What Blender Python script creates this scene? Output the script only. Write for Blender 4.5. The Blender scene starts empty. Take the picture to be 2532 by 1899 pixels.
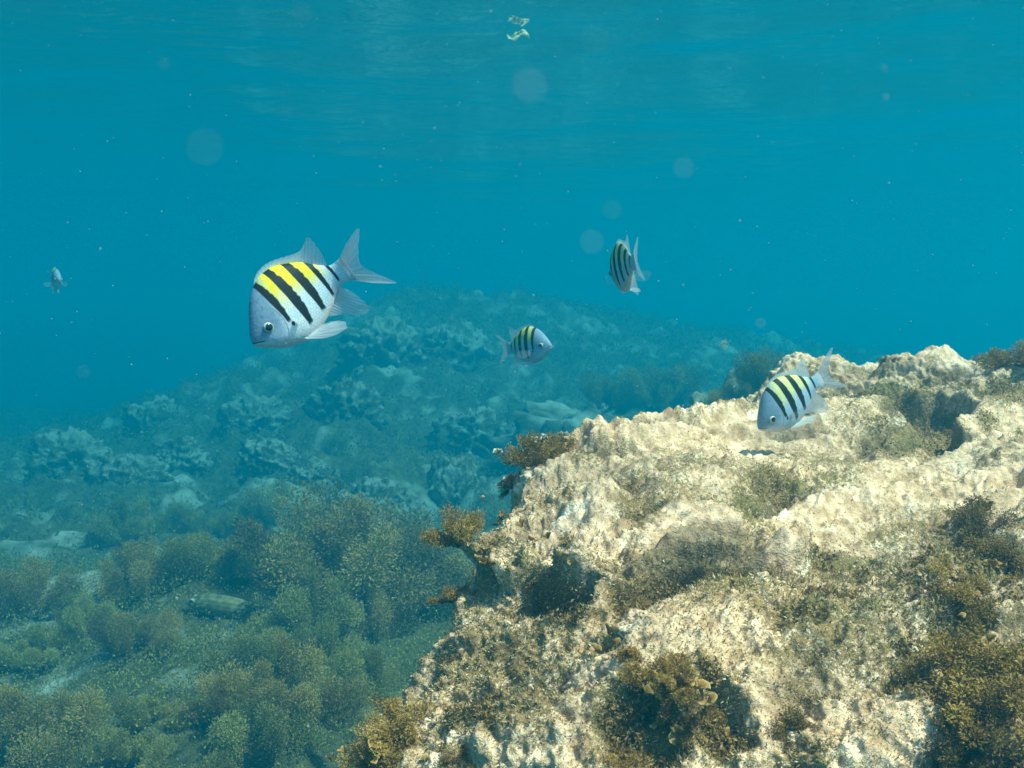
import bpy, math, random
import numpy as np
from mathutils import Vector, Matrix

S = bpy.context.scene
COL = S.collection
rng = np.random.default_rng(7)
random.seed(7)

# ------------------------------------------------------------------ camera
W0, H0 = 2532.0, 1899.0            # the photograph's own pixels
HFOV = math.radians(52.0)
F = (W0 / 2) / math.tan(HFOV / 2)
PITCH = math.atan((H0 / 2 - 820.0) / F)
cam_d = bpy.data.cameras.new("camera")
cam_d.sensor_width = 36.0
cam_d.angle = HFOV
cam_d.clip_start = 0.01
cam_d.clip_end = 400.0
cam_d.dof.use_dof = True
cam_d.dof.focus_distance = 1.15
cam_d.dof.aperture_fstop = cam_d.lens / 1.35
cam = bpy.data.objects.new("camera", cam_d)
COL.objects.link(cam)
cam.location = (0, 0, 0)
cam.rotation_euler = (math.pi / 2 - PITCH, 0, 0)
S.camera = cam
CP, SP = math.cos(PITCH), math.sin(PITCH)


def from_cam(x, d, z):
    """camera frame (right, ahead, up) -> world"""
    x, d, z = np.asarray(x, float), np.asarray(d, float), np.asarray(z, float)
    return np.stack([x, d * CP + z * SP, -d * SP + z * CP], -1)


def at(px, py, d):
    """point of the place seen at photo pixel px,py at depth d metres"""
    return from_cam((np.asarray(px) - W0 / 2) / F * d, d, (H0 / 2 - np.asarray(py)) / F * d)


# ------------------------------------------------------------------ light
SUN_EL, SUN_AZ = math.radians(58), math.radians(124)     # azimuth from +Y towards +X
world = bpy.data.worlds.new("World")
S.world = world
world.use_nodes = True
wn = world.node_tree.nodes
sky = wn.new("ShaderNodeTexSky")
sky.sky_type = 'NISHITA'
sky.sun_disc = False
sky.sun_elevation = SUN_EL
sky.sun_rotation = SUN_AZ
wn["Background"].inputs[1].default_value = 0.14
world.node_tree.links.new(sky.outputs[0], wn["Background"].inputs[0])
sun_d = bpy.data.lights.new("sun", 'SUN')
sun_d.energy = 5.0
sun_d.angle = math.radians(0.5)
sun_d.color = (1.0, 0.92, 0.78)
sun = bpy.data.objects.new("sun", sun_d)
COL.objects.link(sun)
sdir = Vector((math.cos(SUN_EL) * math.sin(SUN_AZ), math.cos(SUN_EL) * math.cos(SUN_AZ), math.sin(SUN_EL)))
sun.rotation_euler = (-sdir).to_track_quat('-Z', 'Y').to_euler()

S.view_settings.view_transform = 'Standard'
S.view_settings.look = 'None'
S.view_settings.gamma = 1.0
S.view_settings.use_curve_mapping = False
S.view_settings.exposure = 1.28
S.cycles.max_bounces = 6
S.cycles.diffuse_bounces = 2
S.cycles.glossy_bounces = 2
S.cycles.volume_bounces = 1
S.cycles.transparent_max_bounces = 12
S.cycles.caustics_reflective = False
S.cycles.caustics_refractive = False
SURFACE_Z = 1.65
HAZE_COLOR = (0.0, 0.124, 0.184)
HAZE_ABSORB = (0.115, 0.53, 0.63)
HAZE_DENSITY = 0.345


# ------------------------------------------------------------------ helpers
def tag(o, label=None, cat=None, group=None, kind=None):
    for k, v in (("label", label), ("category", cat), ("group", group), ("kind", kind)):
        if v:
            o[k] = v
    return o


def thing(name, loc, label, cat, group=None):
    o = bpy.data.objects.new(name, None)
    o.empty_display_size = 0.05
    COL.objects.link(o)
    o.location = loc
    return tag(o, label, cat, group)


def mesh_data(name, V, Fc, smooth=True, attrs=None, mats=()):
    V = np.ascontiguousarray(V, np.float32)
    me = bpy.data.meshes.new(name)
    me.vertices.add(len(V))
    me.vertices.foreach_set("co", V.ravel())
    groups = Fc if isinstance(Fc, list) else [Fc]
    idx = np.concatenate([np.asarray(g, np.int32).ravel() for g in groups])
    tot = np.concatenate([np.full(len(g), np.asarray(g).shape[1], np.int32) for g in groups])
    start = np.concatenate([[0], np.cumsum(tot)[:-1]]).astype(np.int32)
    me.loops.add(len(idx))
    me.polygons.add(len(tot))
    me.loops.foreach_set("vertex_index", idx)
    me.polygons.foreach_set("loop_start", start)
    me.polygons.foreach_set("loop_total", tot)
    me.update(calc_edges=True)
    me.polygons.foreach_set("use_smooth", np.full(len(tot), smooth, bool))
    for k, a in (attrs or {}).items():
        a = np.ascontiguousarray(a, np.float32)
        if a.ndim == 1:
            me.attributes.new(k, 'FLOAT', 'POINT').data.foreach_set("value", a)
        else:
            if a.shape[1] == 3:
                a = np.concatenate([a, np.ones((len(a), 1), np.float32)], 1)
            me.attributes.new(k, 'FLOAT_COLOR', 'POINT').data.foreach_set("color", np.ascontiguousarray(a).ravel())
    for m in mats:
        me.materials.append(m)
    me.update()
    return me


def obj(name, me, parent=None):
    o = bpy.data.objects.new(name, me)
    COL.objects.link(o)
    if parent:
        o.parent = parent
    return o


def grid_faces(nr, nc, wrap=False):
    r, c = np.meshgrid(np.arange(nr - 1), np.arange(nc if wrap else nc - 1), indexing='ij')
    c1 = (c + 1) % nc
    return np.stack([r * nc + c, r * nc + c1, (r + 1) * nc + c1, (r + 1) * nc + c], -1).reshape(-1, 4)


# --- gradient noise in numpy
_perm = np.random.default_rng(3).permutation(4096).astype(np.int64)
_grad = np.random.default_rng(4).normal(size=(4096, 3))
_grad /= np.linalg.norm(_grad, axis=1)[:, None]


def noise(P, scale=1.0, seed=0):
    P = np.asarray(P, float) * scale + seed * 17.31
    I = np.floor(P).astype(np.int64)
    f = P - I
    u = f * f * f * (f * (f * 6 - 15) + 10)
    out = np.zeros(P.shape[:-1])
    for dx in (0, 1):
        for dy in (0, 1):
            for dz in (0, 1):
                h = _perm[(I[..., 0] + dx) & 4095]
                h = _perm[(h + I[..., 1] + dy) & 4095]
                h = _perm[(h + I[..., 2] + dz) & 4095]
                g = _grad[h]
                d = f - np.array([dx, dy, dz])
                w = (u[..., 0] if dx else 1 - u[..., 0]) * (u[..., 1] if dy else 1 - u[..., 1]) * (u[..., 2] if dz else 1 - u[..., 2])
                out += w * (g * d).sum(-1)
    return out * 1.5


def fbm(P, scale, oct=4, seed=0, gain=0.5):
    o, a, s = 0, 1.0, scale
    for i in range(oct):
        o = o + a * noise(P, s, seed + i)
        a *= gain
        s *= 2.03
    return o


def sstep(a, b, x):
    t = np.clip((x - a) / (b - a), 0, 1)
    return t * t * (3 - 2 * t)


# --- node helpers
class NT:
    def __init__(self, name):
        self.m = bpy.data.materials.new(name)
        self.m.use_nodes = True
        self.t = self.m.node_tree
        self.t.nodes.clear()
        self.out = self.n("ShaderNodeOutputMaterial")

    def n(self, typ, **kw):
        nd = self.t.nodes.new(typ)
        for k, v in kw.items():
            setattr(nd, k, v)
        return nd

    def set(self, sock, v):
        if isinstance(v, bpy.types.NodeSocket):
            self.t.links.new(v, sock)
        else:
            if isinstance(v, (tuple, list)) and len(v) == 3 and sock.type == 'RGBA':
                v = (*v, 1)
            sock.default_value = v

    def noise(self, scale, detail=4, rough=0.55, vec=None, dist=0.0):
        nd = self.n("ShaderNodeTexNoise")
        self.set(nd.inputs["Scale"], scale)
        self.set(nd.inputs["Detail"], detail)
        self.set(nd.inputs["Roughness"], rough)
        self.set(nd.inputs["Distortion"], dist)
        self.set(nd.inputs["Vector"], vec or self.pos())
        return nd.outputs[0]

    def voronoi(self, scale, vec=None, feature='F1', smooth=None):
        nd = self.n("ShaderNodeTexVoronoi", feature=feature)
        self.set(nd.inputs["Scale"], scale)
        self.set(nd.inputs["Vector"], vec or self.pos())
        if smooth is not None:
            self.set(nd.inputs["Smoothness"], smooth)
        return nd.outputs[0]

    def pos(self):
        if not hasattr(self, "_p"):
            self._p = self.n("ShaderNodeTexCoord").outputs["Object"]
        return self._p

    def attr(self, name, col=False):
        nd = self.n("ShaderNodeAttribute", attribute_name=name)
        return nd.outputs["Color" if col else "Fac"]

    def ramp(self, fac, a, b, lo=0.0, hi=1.0):
        nd = self.n("ShaderNodeMapRange")
        self.set(nd.inputs[0], fac)
        for i, v in ((1, a), (2, b), (3, lo), (4, hi)):
            self.set(nd.inputs[i], v)
        return nd.outputs[0]

    def math(self, op, a, b=0.0):
        nd = self.n("ShaderNodeMath", operation=op)
        self.set(nd.inputs[0], a)
        self.set(nd.inputs[1], b)
        return nd.outputs[0]

    def mix(self, fac, a, b, blend='MIX'):
        nd = self.n("ShaderNodeMix", data_type='RGBA', blend_type=blend)
        self.set(nd.inputs[0], fac)
        self.set(nd.inputs[6], a)
        self.set(nd.inputs[7], b)
        return nd.outputs[2]

    def bump(self, h, strength, dist, nrm=None):
        nd = self.n("ShaderNodeBump")
        self.set(nd.inputs["Height"], h)
        self.set(nd.inputs["Strength"], strength)
        self.set(nd.inputs["Distance"], dist)
        if nrm:
            self.set(nd.inputs["Normal"], nrm)
        return nd.outputs[0]

    def principled(self, color, rough=0.8, spec=0.2, normal=None, alpha=None):
        nd = self.n("ShaderNodeBsdfPrincipled")
        self.set(nd.inputs["Base Color"], color)
        self.set(nd.inputs["Roughness"], rough)
        self.set(nd.inputs["Specular IOR Level"], spec)
        if normal:
            self.set(nd.inputs["Normal"], normal)
        if alpha is not None:
            self.set(nd.inputs["Alpha"], alpha)
        return nd.outputs[0]

    def surf(self, s):
        self.t.links.new(s, self.out.inputs["Surface"])
        return self.m


# ------------------------------------------------------------------ materials
def mat_rock():
    k = NT("encrusted_limestone")
    pits = k.attr("pit")
    weed = k.attr("weed")
    big = k.noise(9, 4, 0.55)
    mid = k.noise(45, 5, 0.62)
    fine = k.noise(210, 4, 0.7)
    grain = k.noise(520, 2, 0.7)
    cream = k.mix(k.ramp(mid, 0.35, 0.68), (0.42, 0.24, 0.125), (0.96, 0.635, 0.40))
    cream = k.mix(k.ramp(k.noise(14, 3, 0.5, dist=0.6), 0.60, 0.72), cream, (0.97, 0.74, 0.52))
    pink = k.ramp(k.noise(11, 4, 0.6, dist=1.2), 0.58, 0.72, 0, 0.55)
    cream = k.mix(pink, cream, (0.50, 0.27, 0.20))
    turf = k.mix(k.ramp(fine, 0.35, 0.68), (0.050, 0.027, 0.010), (0.33, 0.195, 0.065))
    turf = k.mix(k.ramp(grain, 0.56, 0.70, 0, 0.75), turf, (0.66, 0.50, 0.27))
    turf = k.mix(k.ramp(k.noise(7, 2, 0.5), 0.52, 0.68, 0, 0.6), turf, (0.13, 0.115, 0.03))
    # where turf grows: fine speckle modulated by broad patches and by the mesh's own patches, which also paint in shade
    amt = k.math('ADD', k.math('MULTIPLY', k.math('SUBTRACT', fine, 0.5), 3.0),
                 k.math('MULTIPLY', k.math('SUBTRACT', big, 0.5), 2.6))
    amt = k.math('ADD', amt, k.math('MULTIPLY', k.math('SUBTRACT', grain, 0.5), 1.8))
    amt = k.math('ADD', amt, k.math('ADD', k.math('MULTIPLY', weed, 0.75), 0.09))
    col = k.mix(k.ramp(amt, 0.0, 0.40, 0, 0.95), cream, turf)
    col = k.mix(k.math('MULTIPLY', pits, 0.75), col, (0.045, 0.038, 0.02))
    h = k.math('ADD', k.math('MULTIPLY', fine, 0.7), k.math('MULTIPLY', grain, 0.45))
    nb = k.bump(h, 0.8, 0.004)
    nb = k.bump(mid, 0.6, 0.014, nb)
    return k.surf(k.principled(col, 0.9, 0.1, nb))


def mat_attr(name, rough=0.7, spec=0.2, trans=0.0, bump=None, vary=0.0, vscale=60):
    """colour from the mesh's own pattern attribute, with fine procedural variation"""
    k = NT(name)
    col = k.attr("pattern", True)
    if vary:
        v = k.noise(vscale, 4, 0.65)
        col = k.mix(k.ramp(v, 0.3, 0.7, 0, vary), col, (0.02, 0.018, 0.01), 'MIX')
    nb = k.bump(k.noise(bump[0], 3), bump[1], bump[2]) if bump else None
    p = k.principled(col, rough, spec, nb)
    if trans:
        tr = k.n("ShaderNodeBsdfTranslucent")
        k.set(tr.inputs[0], col)
        mx = k.n("ShaderNodeMixShader")
        k.set(mx.inputs[0], trans)
        k.t.links.new(p, mx.inputs[1])
        k.t.links.new(tr.outputs[0], mx.inputs[2])
        p = mx.outputs[0]
    return k.surf(p)


def mat_fish():
    k = NT("fish_skin")
    col = k.attr("pattern", True)
    mp = k.n("ShaderNodeMapping")
    k.set(mp.inputs[0], k.attr("flat", True))
    mp.inputs["Scale"].default_value = (1, 1, 1)
    sc = k.voronoi(44, mp.outputs[0])
    col2 = k.mix(k.ramp(sc, 0.25, 0.75, 0, 0.16), col, (0.25, 0.3, 0.34), 'MULTIPLY')
    blot = k.noise(26, 3, 0.6, mp.outputs[0])
    col2 = k.mix(k.ramp(blot, 0.4, 0.75, 0, 0.30), col2, (0.62, 0.74, 0.80), 'MULTIPLY')
    nb = k.bump(sc, 0.07, 0.002)
    return k.surf(k.principled(col2, 0.55, 0.16, nb))


def mat_fin():
    k = NT("fin_membrane")
    col = k.attr("pattern", True)
    a = k.attr("opacity")
    p = k.principled(col, 0.5, 0.3)
    tl = k.n("ShaderNodeBsdfTranslucent")
    k.set(tl.inputs[0], col)
    m1 = k.n("ShaderNodeMixShader")
    k.set(m1.inputs[0], 0.55)
    k.t.links.new(p, m1.inputs[1])
    k.t.links.new(tl.outputs[0], m1.inputs[2])
    tp = k.n("ShaderNodeBsdfTransparent")
    m2 = k.n("ShaderNodeMixShader")
    k.set(m2.inputs[0], a)
    k.t.links.new(tp.outputs[0], m2.inputs[1])
    k.t.links.new(m1.outputs[0], m2.inputs[2])
    return k.surf(m2.outputs[0])


def mat_seabed():
    k = NT("reef_bed")
    a = k.attr("weed")
    n1 = k.noise(5, 6, 0.65)
    n2 = k.noise(24, 5, 0.65)
    pale = k.mix(k.ramp(n2, 0.3, 0.7), (0.17, 0.165, 0.13), (0.38, 0.37, 0.30))
    dark = k.mix(k.ramp(n2, 0.3, 0.7), (0.025, 0.027, 0.014), (0.13, 0.115, 0.05))
    amt = k.math('ADD', a, k.math('MULTIPLY', k.math('SUBTRACT', n1, 0.5), 1.7))
    amt = k.math('ADD', amt, k.math('MULTIPLY', k.math('SUBTRACT', n2, 0.5), 0.9))
    col = k.mix(k.ramp(amt, 0.26, 0.74), pale, dark)
    nb = k.bump(n2, 0.5, 0.02)
    return k.surf(k.principled(col, 0.95, 0.05, nb))


def mat_water():
    k = NT("water_surface")
    geo = k.n("ShaderNodeNewGeometry")
    mp = k.n("ShaderNodeMapping")
    k.set(mp.inputs[0], geo.outputs["Position"])
    mp.inputs["Scale"].default_value = (1.0, 1.5, 1.0)
    rip = k.noise(4.5, 3, 0.5, mp.outputs[0], 0.6)
    nb = k.bump(rip, 0.14, 0.06)
    fr = k.n("ShaderNodeFresnel")
    k.set(fr.inputs["IOR"], 1.333)
    k.set(fr.inputs["Normal"], nb)
    # wave-focused light net painted into the transparent tint, so daylight passes unevenly
    w1 = k.noise(3.2, 2, 0.5, None, 0.8)
    wv = k.n("ShaderNodeVectorMath", operation='ADD')
    k.set(wv.inputs[0], geo.outputs["Position"])
    sc = k.n("ShaderNodeVectorMath", operation='SCALE')
    nz = k.n("ShaderNodeTexNoise")
    k.set(nz.inputs["Scale"], 3.0)
    k.set(nz.inputs["Vector"], geo.outputs["Position"])
    k.t.links.new(nz.outputs[1], sc.inputs[0])
    sc.inputs["Scale"].default_value = 0.35
    k.t.links.new(sc.outputs[0], wv.inputs[1])
    cell = k.voronoi(4.2, wv.outputs[0], 'SMOOTH_F1', 0.35)
    net = k.ramp(cell, 0.12, 0.62, 0.62, 1.0)
    tint = k.mix(net, (0, 0, 0), (1, 1, 1))
    tp = k.n("ShaderNodeBsdfTransparent")
    k.set(tp.inputs[0], tint)
    gl = k.n("ShaderNodeBsdfGlossy")
    gl.inputs["Roughness"].default_value = 0.05
    k.set(gl.inputs["Normal"], nb)
    mx = k.n("ShaderNodeMixShader")
    k.set(mx.inputs[0], fr.outputs[0])
    k.t.links.new(tp.outputs[0], mx.inputs[1])
    k.t.links.new(gl.outputs[0], mx.inputs[2])
    return k.surf(mx.outputs[0])


M_ROCK = mat_rock()
M_FISH = mat_fish()
M_FIN = mat_fin()
M_BED = mat_seabed()
M_WATER = mat_water()
M_LEAF = mat_attr("algae_frond", 0.6, 0.2, 0.24, None, 0.25, 90)
M_TURF = mat_attr("turf_filament", 0.8, 0.1, 0.3)
M_EYE = mat_attr("fish_eye", 0.12, 0.6)
M_SPECK = mat_attr("drifting_speck", 0.7, 0.2, 0.3)
M_GLINT = mat_attr("pale_glint", 0.5, 0.3, 0.75)


# ------------------------------------------------------------------ water surface, sea water (haze box)
def polar_grid(r0, r1, nr, na, half):
    r = np.geomspace(r0, r1, nr)
    a = np.linspace(-half, half, na)
    R, A = np.meshgrid(r, a, indexing='ij')
    return R * np.sin(A), R * np.cos(A)


def wave_height(X, Y):
    P = np.stack([X * 1.0, Y * 1.35, X * 0], -1)
    near = 1.0 / (1 + (np.hypot(X, Y) / 14) ** 2)
    return near * (0.042 * noise(P, 0.6, 1) + 0.018 * noise(P, 1.3, 2) + 0.004 * noise(P, 3.2, 3))


X, Y = polar_grid(0.6, 42.0, 420, 520, math.radians(100))
Z = SURFACE_Z + wave_height(X, Y)
V = np.stack([X, Y, Z], -1).reshape(-1, 3)
surf = obj("water_surface", mesh_data("water_surface", V, grid_faces(*X.shape), True, None, [M_WATER]))
surf["kind"] = "structure"

hz = NT("sea_water")
pv = hz.n("ShaderNodeVolumePrincipled")
hz.set(pv.inputs["Color"], HAZE_COLOR)
hz.set(pv.inputs["Absorption Color"], HAZE_ABSORB)
hz.set(pv.inputs["Density"], HAZE_DENSITY)
hz.set(pv.inputs["Anisotropy"], 0.25)
hz.t.links.new(pv.outputs[0], hz.out.inputs["Volume"])
bx = np.array([(x, y, z) for z in (-5.0, SURFACE_Z + 0.15) for y in (-43.5, 43.5) for x in (-43.5, 43.5)])
haze = obj("haze", mesh_data("haze", bx, np.array([(0, 2, 3, 1), (4, 5, 7, 6), (0, 1, 5, 4), (2, 6, 7, 3), (0, 4, 6, 2), (1, 3, 7, 5)]), False, None, [hz.m]))
haze["kind"] = "stuff"


# ------------------------------------------------------------------ sea bed
CX = np.array([-30, -12, -8, -6.0, -4.6, -3.6, -2.9, -2.0, -1.1, 0.2, 1.2, 2.2, 3.5, 5, 8, 14, 30])
CH = np.array([-2.4, -2.3, -2.1, -1.9, -1.5, -0.88, -0.46, -0.02, 0.33, 0.30, 0.10, -0.10, -0.25, -0.4, -0.6, -0.9, -1.5])


K = 1.45


def bed_base(X, Y):
    xs, ys = X / K, Y / K
    crest = K * np.interp(xs - 0.05 * (ys - 10), CX, CH)
    floor = -1.18 - 0.06 * np.clip(-X - 1.0, 0, 6) + 0.05 * np.sin(X * 1.1)
    t = sstep(5.0, 11.0, ys - 0.25 * np.abs(xs + 1))
    back = sstep(11.5, 22, ys)
    z = floor * (1 - t) + np.maximum(crest, floor) * t
    z = z + 0.34 * np.exp(-((X + 1.25) / 1.15) ** 2 - ((Y - 4.3) / .75) ** 2) + 0.16 * np.exp(-((X + .75) / .6) ** 2 - ((Y - 3.0) / .5) ** 2)
    return z - 1.2 * back


def bed_height(X, Y):
    P = np.stack([X, Y, X * 0 + 3.3], -1)
    n1 = noise(P, 0.75, 21)
    n2 = 0.55 - np.sqrt(noise(P + 0.15 * noise(P, 2, 30)[..., None], 1.7, 22) ** 2 + .03) * 1.6
    n3 = noise(P, 4.3, 23)
    n4 = 0.4 - np.sqrt(noise(P, 8.5, 24) ** 2 + .05)
    n5 = noise(P, 21, 25)
    far = sstep(4.6, 8.5, Y)
    return bed_base(X, Y) + n1 * (0.10 + 0.16 * far) + n2 * (0.05 + 0.15 * far) + n3 * (0.035 + 0.12 * far) + n4 * (0.02 + 0.07 * far) + (0.012 + .022 * far) * n5


def bed_weed(X, Y, Z):
    P = np.stack([X, Y, Z], -1)
    w = 0.5 + 0.40 * noise(P, 0.55, 41) + 0.45 * noise(P, 1.6, 42) + 0.55 * noise(P, 4.5, 43) + 0.35 * noise(P, 10, 44)
    for (cx, cy, rx, ry, am) in SAND:
        w = w - am * np.exp(-((X - cx) / rx) ** 2 - ((Y - cy) / ry) ** 2)
    hollow = np.clip((bed_base(X, Y) - Z) * 0.5, -0.2, 0.3)
    return np.clip(w + hollow + 0.36, 0, 1.3)


SAND = []


def on_bed(px, py, lo=1.6, hi=38):
    """where the sight line through a photo pixel meets the sea bed"""
    d = np.geomspace(lo, hi, 1500)
    P = at(px, py, 1.0)[None, :] * d[:, None]
    z = bed_height(P[:, 0], P[:, 1])
    hit = np.nonzero(P[:, 2] < z)[0]
    i = hit[0] if len(hit) else len(d) - 1
    p = P[i].copy()
    p[2] = z[i]
    return p


for (px, py, rx, ry, am) in ((135, 1455, .30,   .38, 1.7), (445, 1690, .10, .20, .5), (330, 1630, .09, .14, .5), (95, 1720, .08, .16, .35), (440, 1775, .06, .1, .4), (160, 1320, .5, .5, .5), (900, 1270, .5, .7, .7)):
    q = on_bed(px, py)
    SAND.append((q[0], q[1], rx, ry, am))

X, Y = polar_grid(0.35, 42.0, 700, 800, math.radians(80))
Z = bed_height(X, Y)
V = np.stack([X, Y, Z], -1).reshape(-1, 3)
bed = obj("seabed", mesh_data("seabed", V, grid_faces(*X.shape), True, {"weed": bed_weed(X, Y, Z).ravel()}, [M_BED]))
bed["kind"] = "structure"


# ------------------------------------------------------------------ the big rock
ROWS = [
    [(560, 2500, 1.15), (700, 2250, .98), (900, 2350, .90), (1200, 2400, .83), (1500, 2450, .78), (1800, 2450, .74), (2150, 2450, .70), (2500, 2450, .66), (2900, 2450, .64)],
    [(800, 2150, 1.20), (850, 1960, .98), (990, 1950, .92), (1230, 1960, .86), (1500, 1960, .82), (1800, 1960, .79), (2130, 1960, .75), (2450, 1960, .71), (2850, 1960, .69)],
    [(930, 1990, 1.26), (945, 1790, 1.03), (1060, 1755, .97), (1300, 1720, .92), (1560, 1700, .88), (1830, 1690, .86), (2130, 1690, .83), (2420, 1700, .79), (2800, 1720, .76)],
    [(1050, 1820, 1.34), (1040, 1622, 1.10), (1120, 1575, 1.03), (1340, 1530, .98), (1600, 1510, .95), (1850, 1515, .96), (2130, 1530, .94), (2420, 1540, .91), (2800, 1550, .88)],
    [(1140, 1640, 1.42), (1122, 1445, 1.18), (1200, 1392, 1.10), (1400, 1345, 1.06), (1650, 1325, 1.05), (1890, 1385, 1.06), (2150, 1410, 1.06), (2430, 1390, 1.03), (2800, 1380, 1.01)],
    [(1230, 1520, 1.5), (1205, 1315, 1.25), (1280, 1235, 1.22), (1450, 1185, 1.24), (1680, 1180, 1.25), (1900, 1215, 1.27), (2150, 1230, 1.27), (2430, 1210, 1.24), (2800, 1200, 1.2)],
    [(1290, 1450, 1.58), (1275, 1215, 1.33), (1350, 1120, 1.38), (1470, 1042, 1.48), (1690, 995, 1.58), (1880, 1015, 1.62), (2150, 1040, 1.6), (2430, 1030, 1.52), (2800, 1000, 1.45)],
    [(1270, 1550, 1.66), (1260, 1280, 1.45), (1380, 1190, 1.55), (1510, 1110, 1.68), (1730, 1075, 1.8), (1920, 1030, 1.86), (2160, 990, 1.86), (2430, 980, 1.77), (2800, 950, 1.65)],
    [(1290, 1650, 1.72), (1280, 1500, 1.55), (1420, 1400, 1.7), (1540, 1300, 1.85), (1740, 1150, 2.02), (1935, 905, 2.0), (2180, 912, 2.0), (2440, 900, 1.92), (2800, 870, 1.8)],
    [(1300, 1900, 1.8), (1300, 1800, 1.65), (1450, 1750, 1.85), (1600, 1650, 2.05), (1790, 1500, 2.25), (2000, 1250, 2.3), (2250, 1180, 2.35), (2500, 1150, 2.3), (2900, 1120, 2.2)],
    [(1320, 2300, 1.9), (1320, 2200, 1.8), (1480, 2200, 2.0), (1650, 2100, 2.2), (1850, 1950, 2.4), (2080, 1800, 2.5), (2320, 1750, 2.55), (2550, 1700, 2.5), (2950, 1700, 2.4)],
]
C = np.array([[at(*p) for p in r] for r in ROWS])


def catmull(C, n):
    """cubic through the control rows along axis 0, n samples per span"""
    k = len(C)
    A = np.concatenate([[2 * C[0] - C[1]], C, [2 * C[-1] - C[-2]]])
    out = []
    for i in range(k - 1):
        t = (np.arange(n) / n).reshape(-1, *([1] * (C.ndim - 1)))
        p0, p1, p2, p3 = A[i:i + 4]
        out.append(0.5 * (2 * p1 + (p2 - p0) * t + (2 * p0 - 5 * p1 + 4 * p2 - p3) * t ** 2 + (3 * p1 - p0 - 3 * p2 + p3) * t ** 3))
    return np.concatenate(out + [C[-1:]])


def normals_of(G):
    du = np.gradient(G, axis=0)
    dv = np.gradient(G, axis=1)
    N = np.cross(dv, du)
    return N / (np.linalg.norm(N, axis=-1, keepdims=True) + 1e-12)


R0 = catmull(C, 66)
R0 = np.swapaxes(catmull(np.swapaxes(R0, 0, 1), 84), 0, 1)
N0 = normals_of(R0)
warp = np.stack([noise(R0, 5, 50), noise(R0, 5, 51), noise(R0, 5, 52)], -1) * 0.05
Pw = R0 + warp
# streaks run from lower left to upper right across the rock
st = np.array([[0.85, 0.45, 0.25], [-0.45, 0.85, 0.0], [-0.25, 0.0, 0.9]])
Ps = (Pw @ st.T) * np.array([0.42, 1.2, 1.2])
b1 = np.sqrt(noise(Ps, 6.5, 60) ** 2 + .004)
b2 = np.sqrt(noise(Ps, 15, 61) ** 2 + .02)
b3 = np.abs(noise(Pw, 34, 62))
lump = noise(R0, 3.2, 63)
f4 = noise(R0, 80, 64)
f5 = noise(R0, 170, 65)
qz = R0[..., 1] * CP - R0[..., 2] * SP
QX = W0 / 2 + F * R0[..., 0] / qz
QY = H0 / 2 - F * (R0[..., 1] * SP + R0[..., 2] * CP) / qz
vrow = np.linspace(0, 1, R0.shape[0])[:, None]
frontm = sstep(.85, .81, vrow)
wob = np.stack([fbm(R0, 8, 3, 75), fbm(R0, 8, 3, 85)], -1) * 62


def blobs(L):
    """sum of soft patches (growth and painted shade) / dents on the front of the rock"""
    o = np.zeros(R0.shape[:2])
    for bx_, by_, rx, ry, am in L:
        d = np.hypot((QX + wob[..., 0] - bx_) / rx, (QY + wob[..., 1] - by_) / ry)
        o += am * sstep(1.25, .45, d)
    return o * frontm


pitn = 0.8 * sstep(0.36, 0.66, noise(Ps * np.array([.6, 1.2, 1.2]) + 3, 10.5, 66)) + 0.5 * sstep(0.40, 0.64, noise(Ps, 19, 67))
PATCH = [(1305, 1450, 110, 75, .95), (1620, 1430, 140, 62, 1.1), (1790, 1430, 110, 50, .9), (1572, 1215, 80, 45, .5), (1890, 1235, 100, 60, .6),  # algae growth, plus shade under ledges and in hollows painted as dark colour
         (2090, 1140, 70, 25, .35), (2430, 1340, 120, 75, .8), (2475, 1185, 55, 35, .55), (2150, 1062, 90, 30, .35), (2290, 1010, 110, 45, .9),
         (1760, 1800, 90, 110, .9), (2370, 1850, 190, 70, 1.0), (2375, 1570, 75, 55, .8), (2250, 1700, 80, 45, .7), (1510, 1620, 75, 45, .55),
         (1300, 1820, 160, 80, .45), (1570, 1830, 130, 110, .85), (1150, 1640, 60, 60, .35), (2000, 1555, 90, 22, .5), (1990, 1700, 80, 30, .4),
         (2000, 1850, 110, 50, .5), (1420, 1330, 90, 40, .4), (1260, 1330, 70, 45, .7), (1380, 1500, 90, 40, .6), (1960, 1010, 70, 35, .7), (2120, 1440, 60, 25, .4),
         (2160, 985, 170, 32, 1.0), (2330, 935, 70, 26, .6), (2490, 965, 90, 48, .9), (2060, 925, 50, 24, .5), (1690, 1290, 120, 40, -.4), (1890, 1375, 60, 25, -.6), (1620, 1120, 150, 50, -.3), (2000, 1290, 150, 40, -.3)]  # negative entries lighten the colour, painting in bright ledge highlights
DENT = [(1320, 1455, 105, 62, -.075), (1250, 1365, 70, 28, .030), (1400, 1370, 90, 26, .028), (1640, 1425, 150, 50, -.055), (1690, 1330, 140, 30, .022), (1885, 1368, 80, 24, .026), (1880, 1430, 90, 30, -.02),
        (1890, 1235, 85, 36, -.026), (1572, 1215, 70, 32, -.018), (2440, 1340, 100, 55, -.035), (2475, 1185, 45, 25, -.022), (2290, 1015, 120, 34, -.06), (1765, 1800, 80, 80, -.03), (2370, 1850, 170, 55, -.05),
        (2375, 1570, 60, 40, -.03), (2250, 1705, 70, 30, -.025), (1570, 1840, 110, 80, -.03), (1515, 1625, 55, 28, -.02), (2000, 1556, 80, 14, -.012), (1960, 1010, 60, 25, -.04),
        (1480, 1040, 44, 40, .014), (1600, 1025, 50, 40, .010), (1700, 1005, 44, 34, .010), (1810, 1000, 70, 40, .014), (1990, 900, 44, 36, .014), (2200, 895, 44, 40, .016), (2310, 890, 60, 36, .014)]
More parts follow.
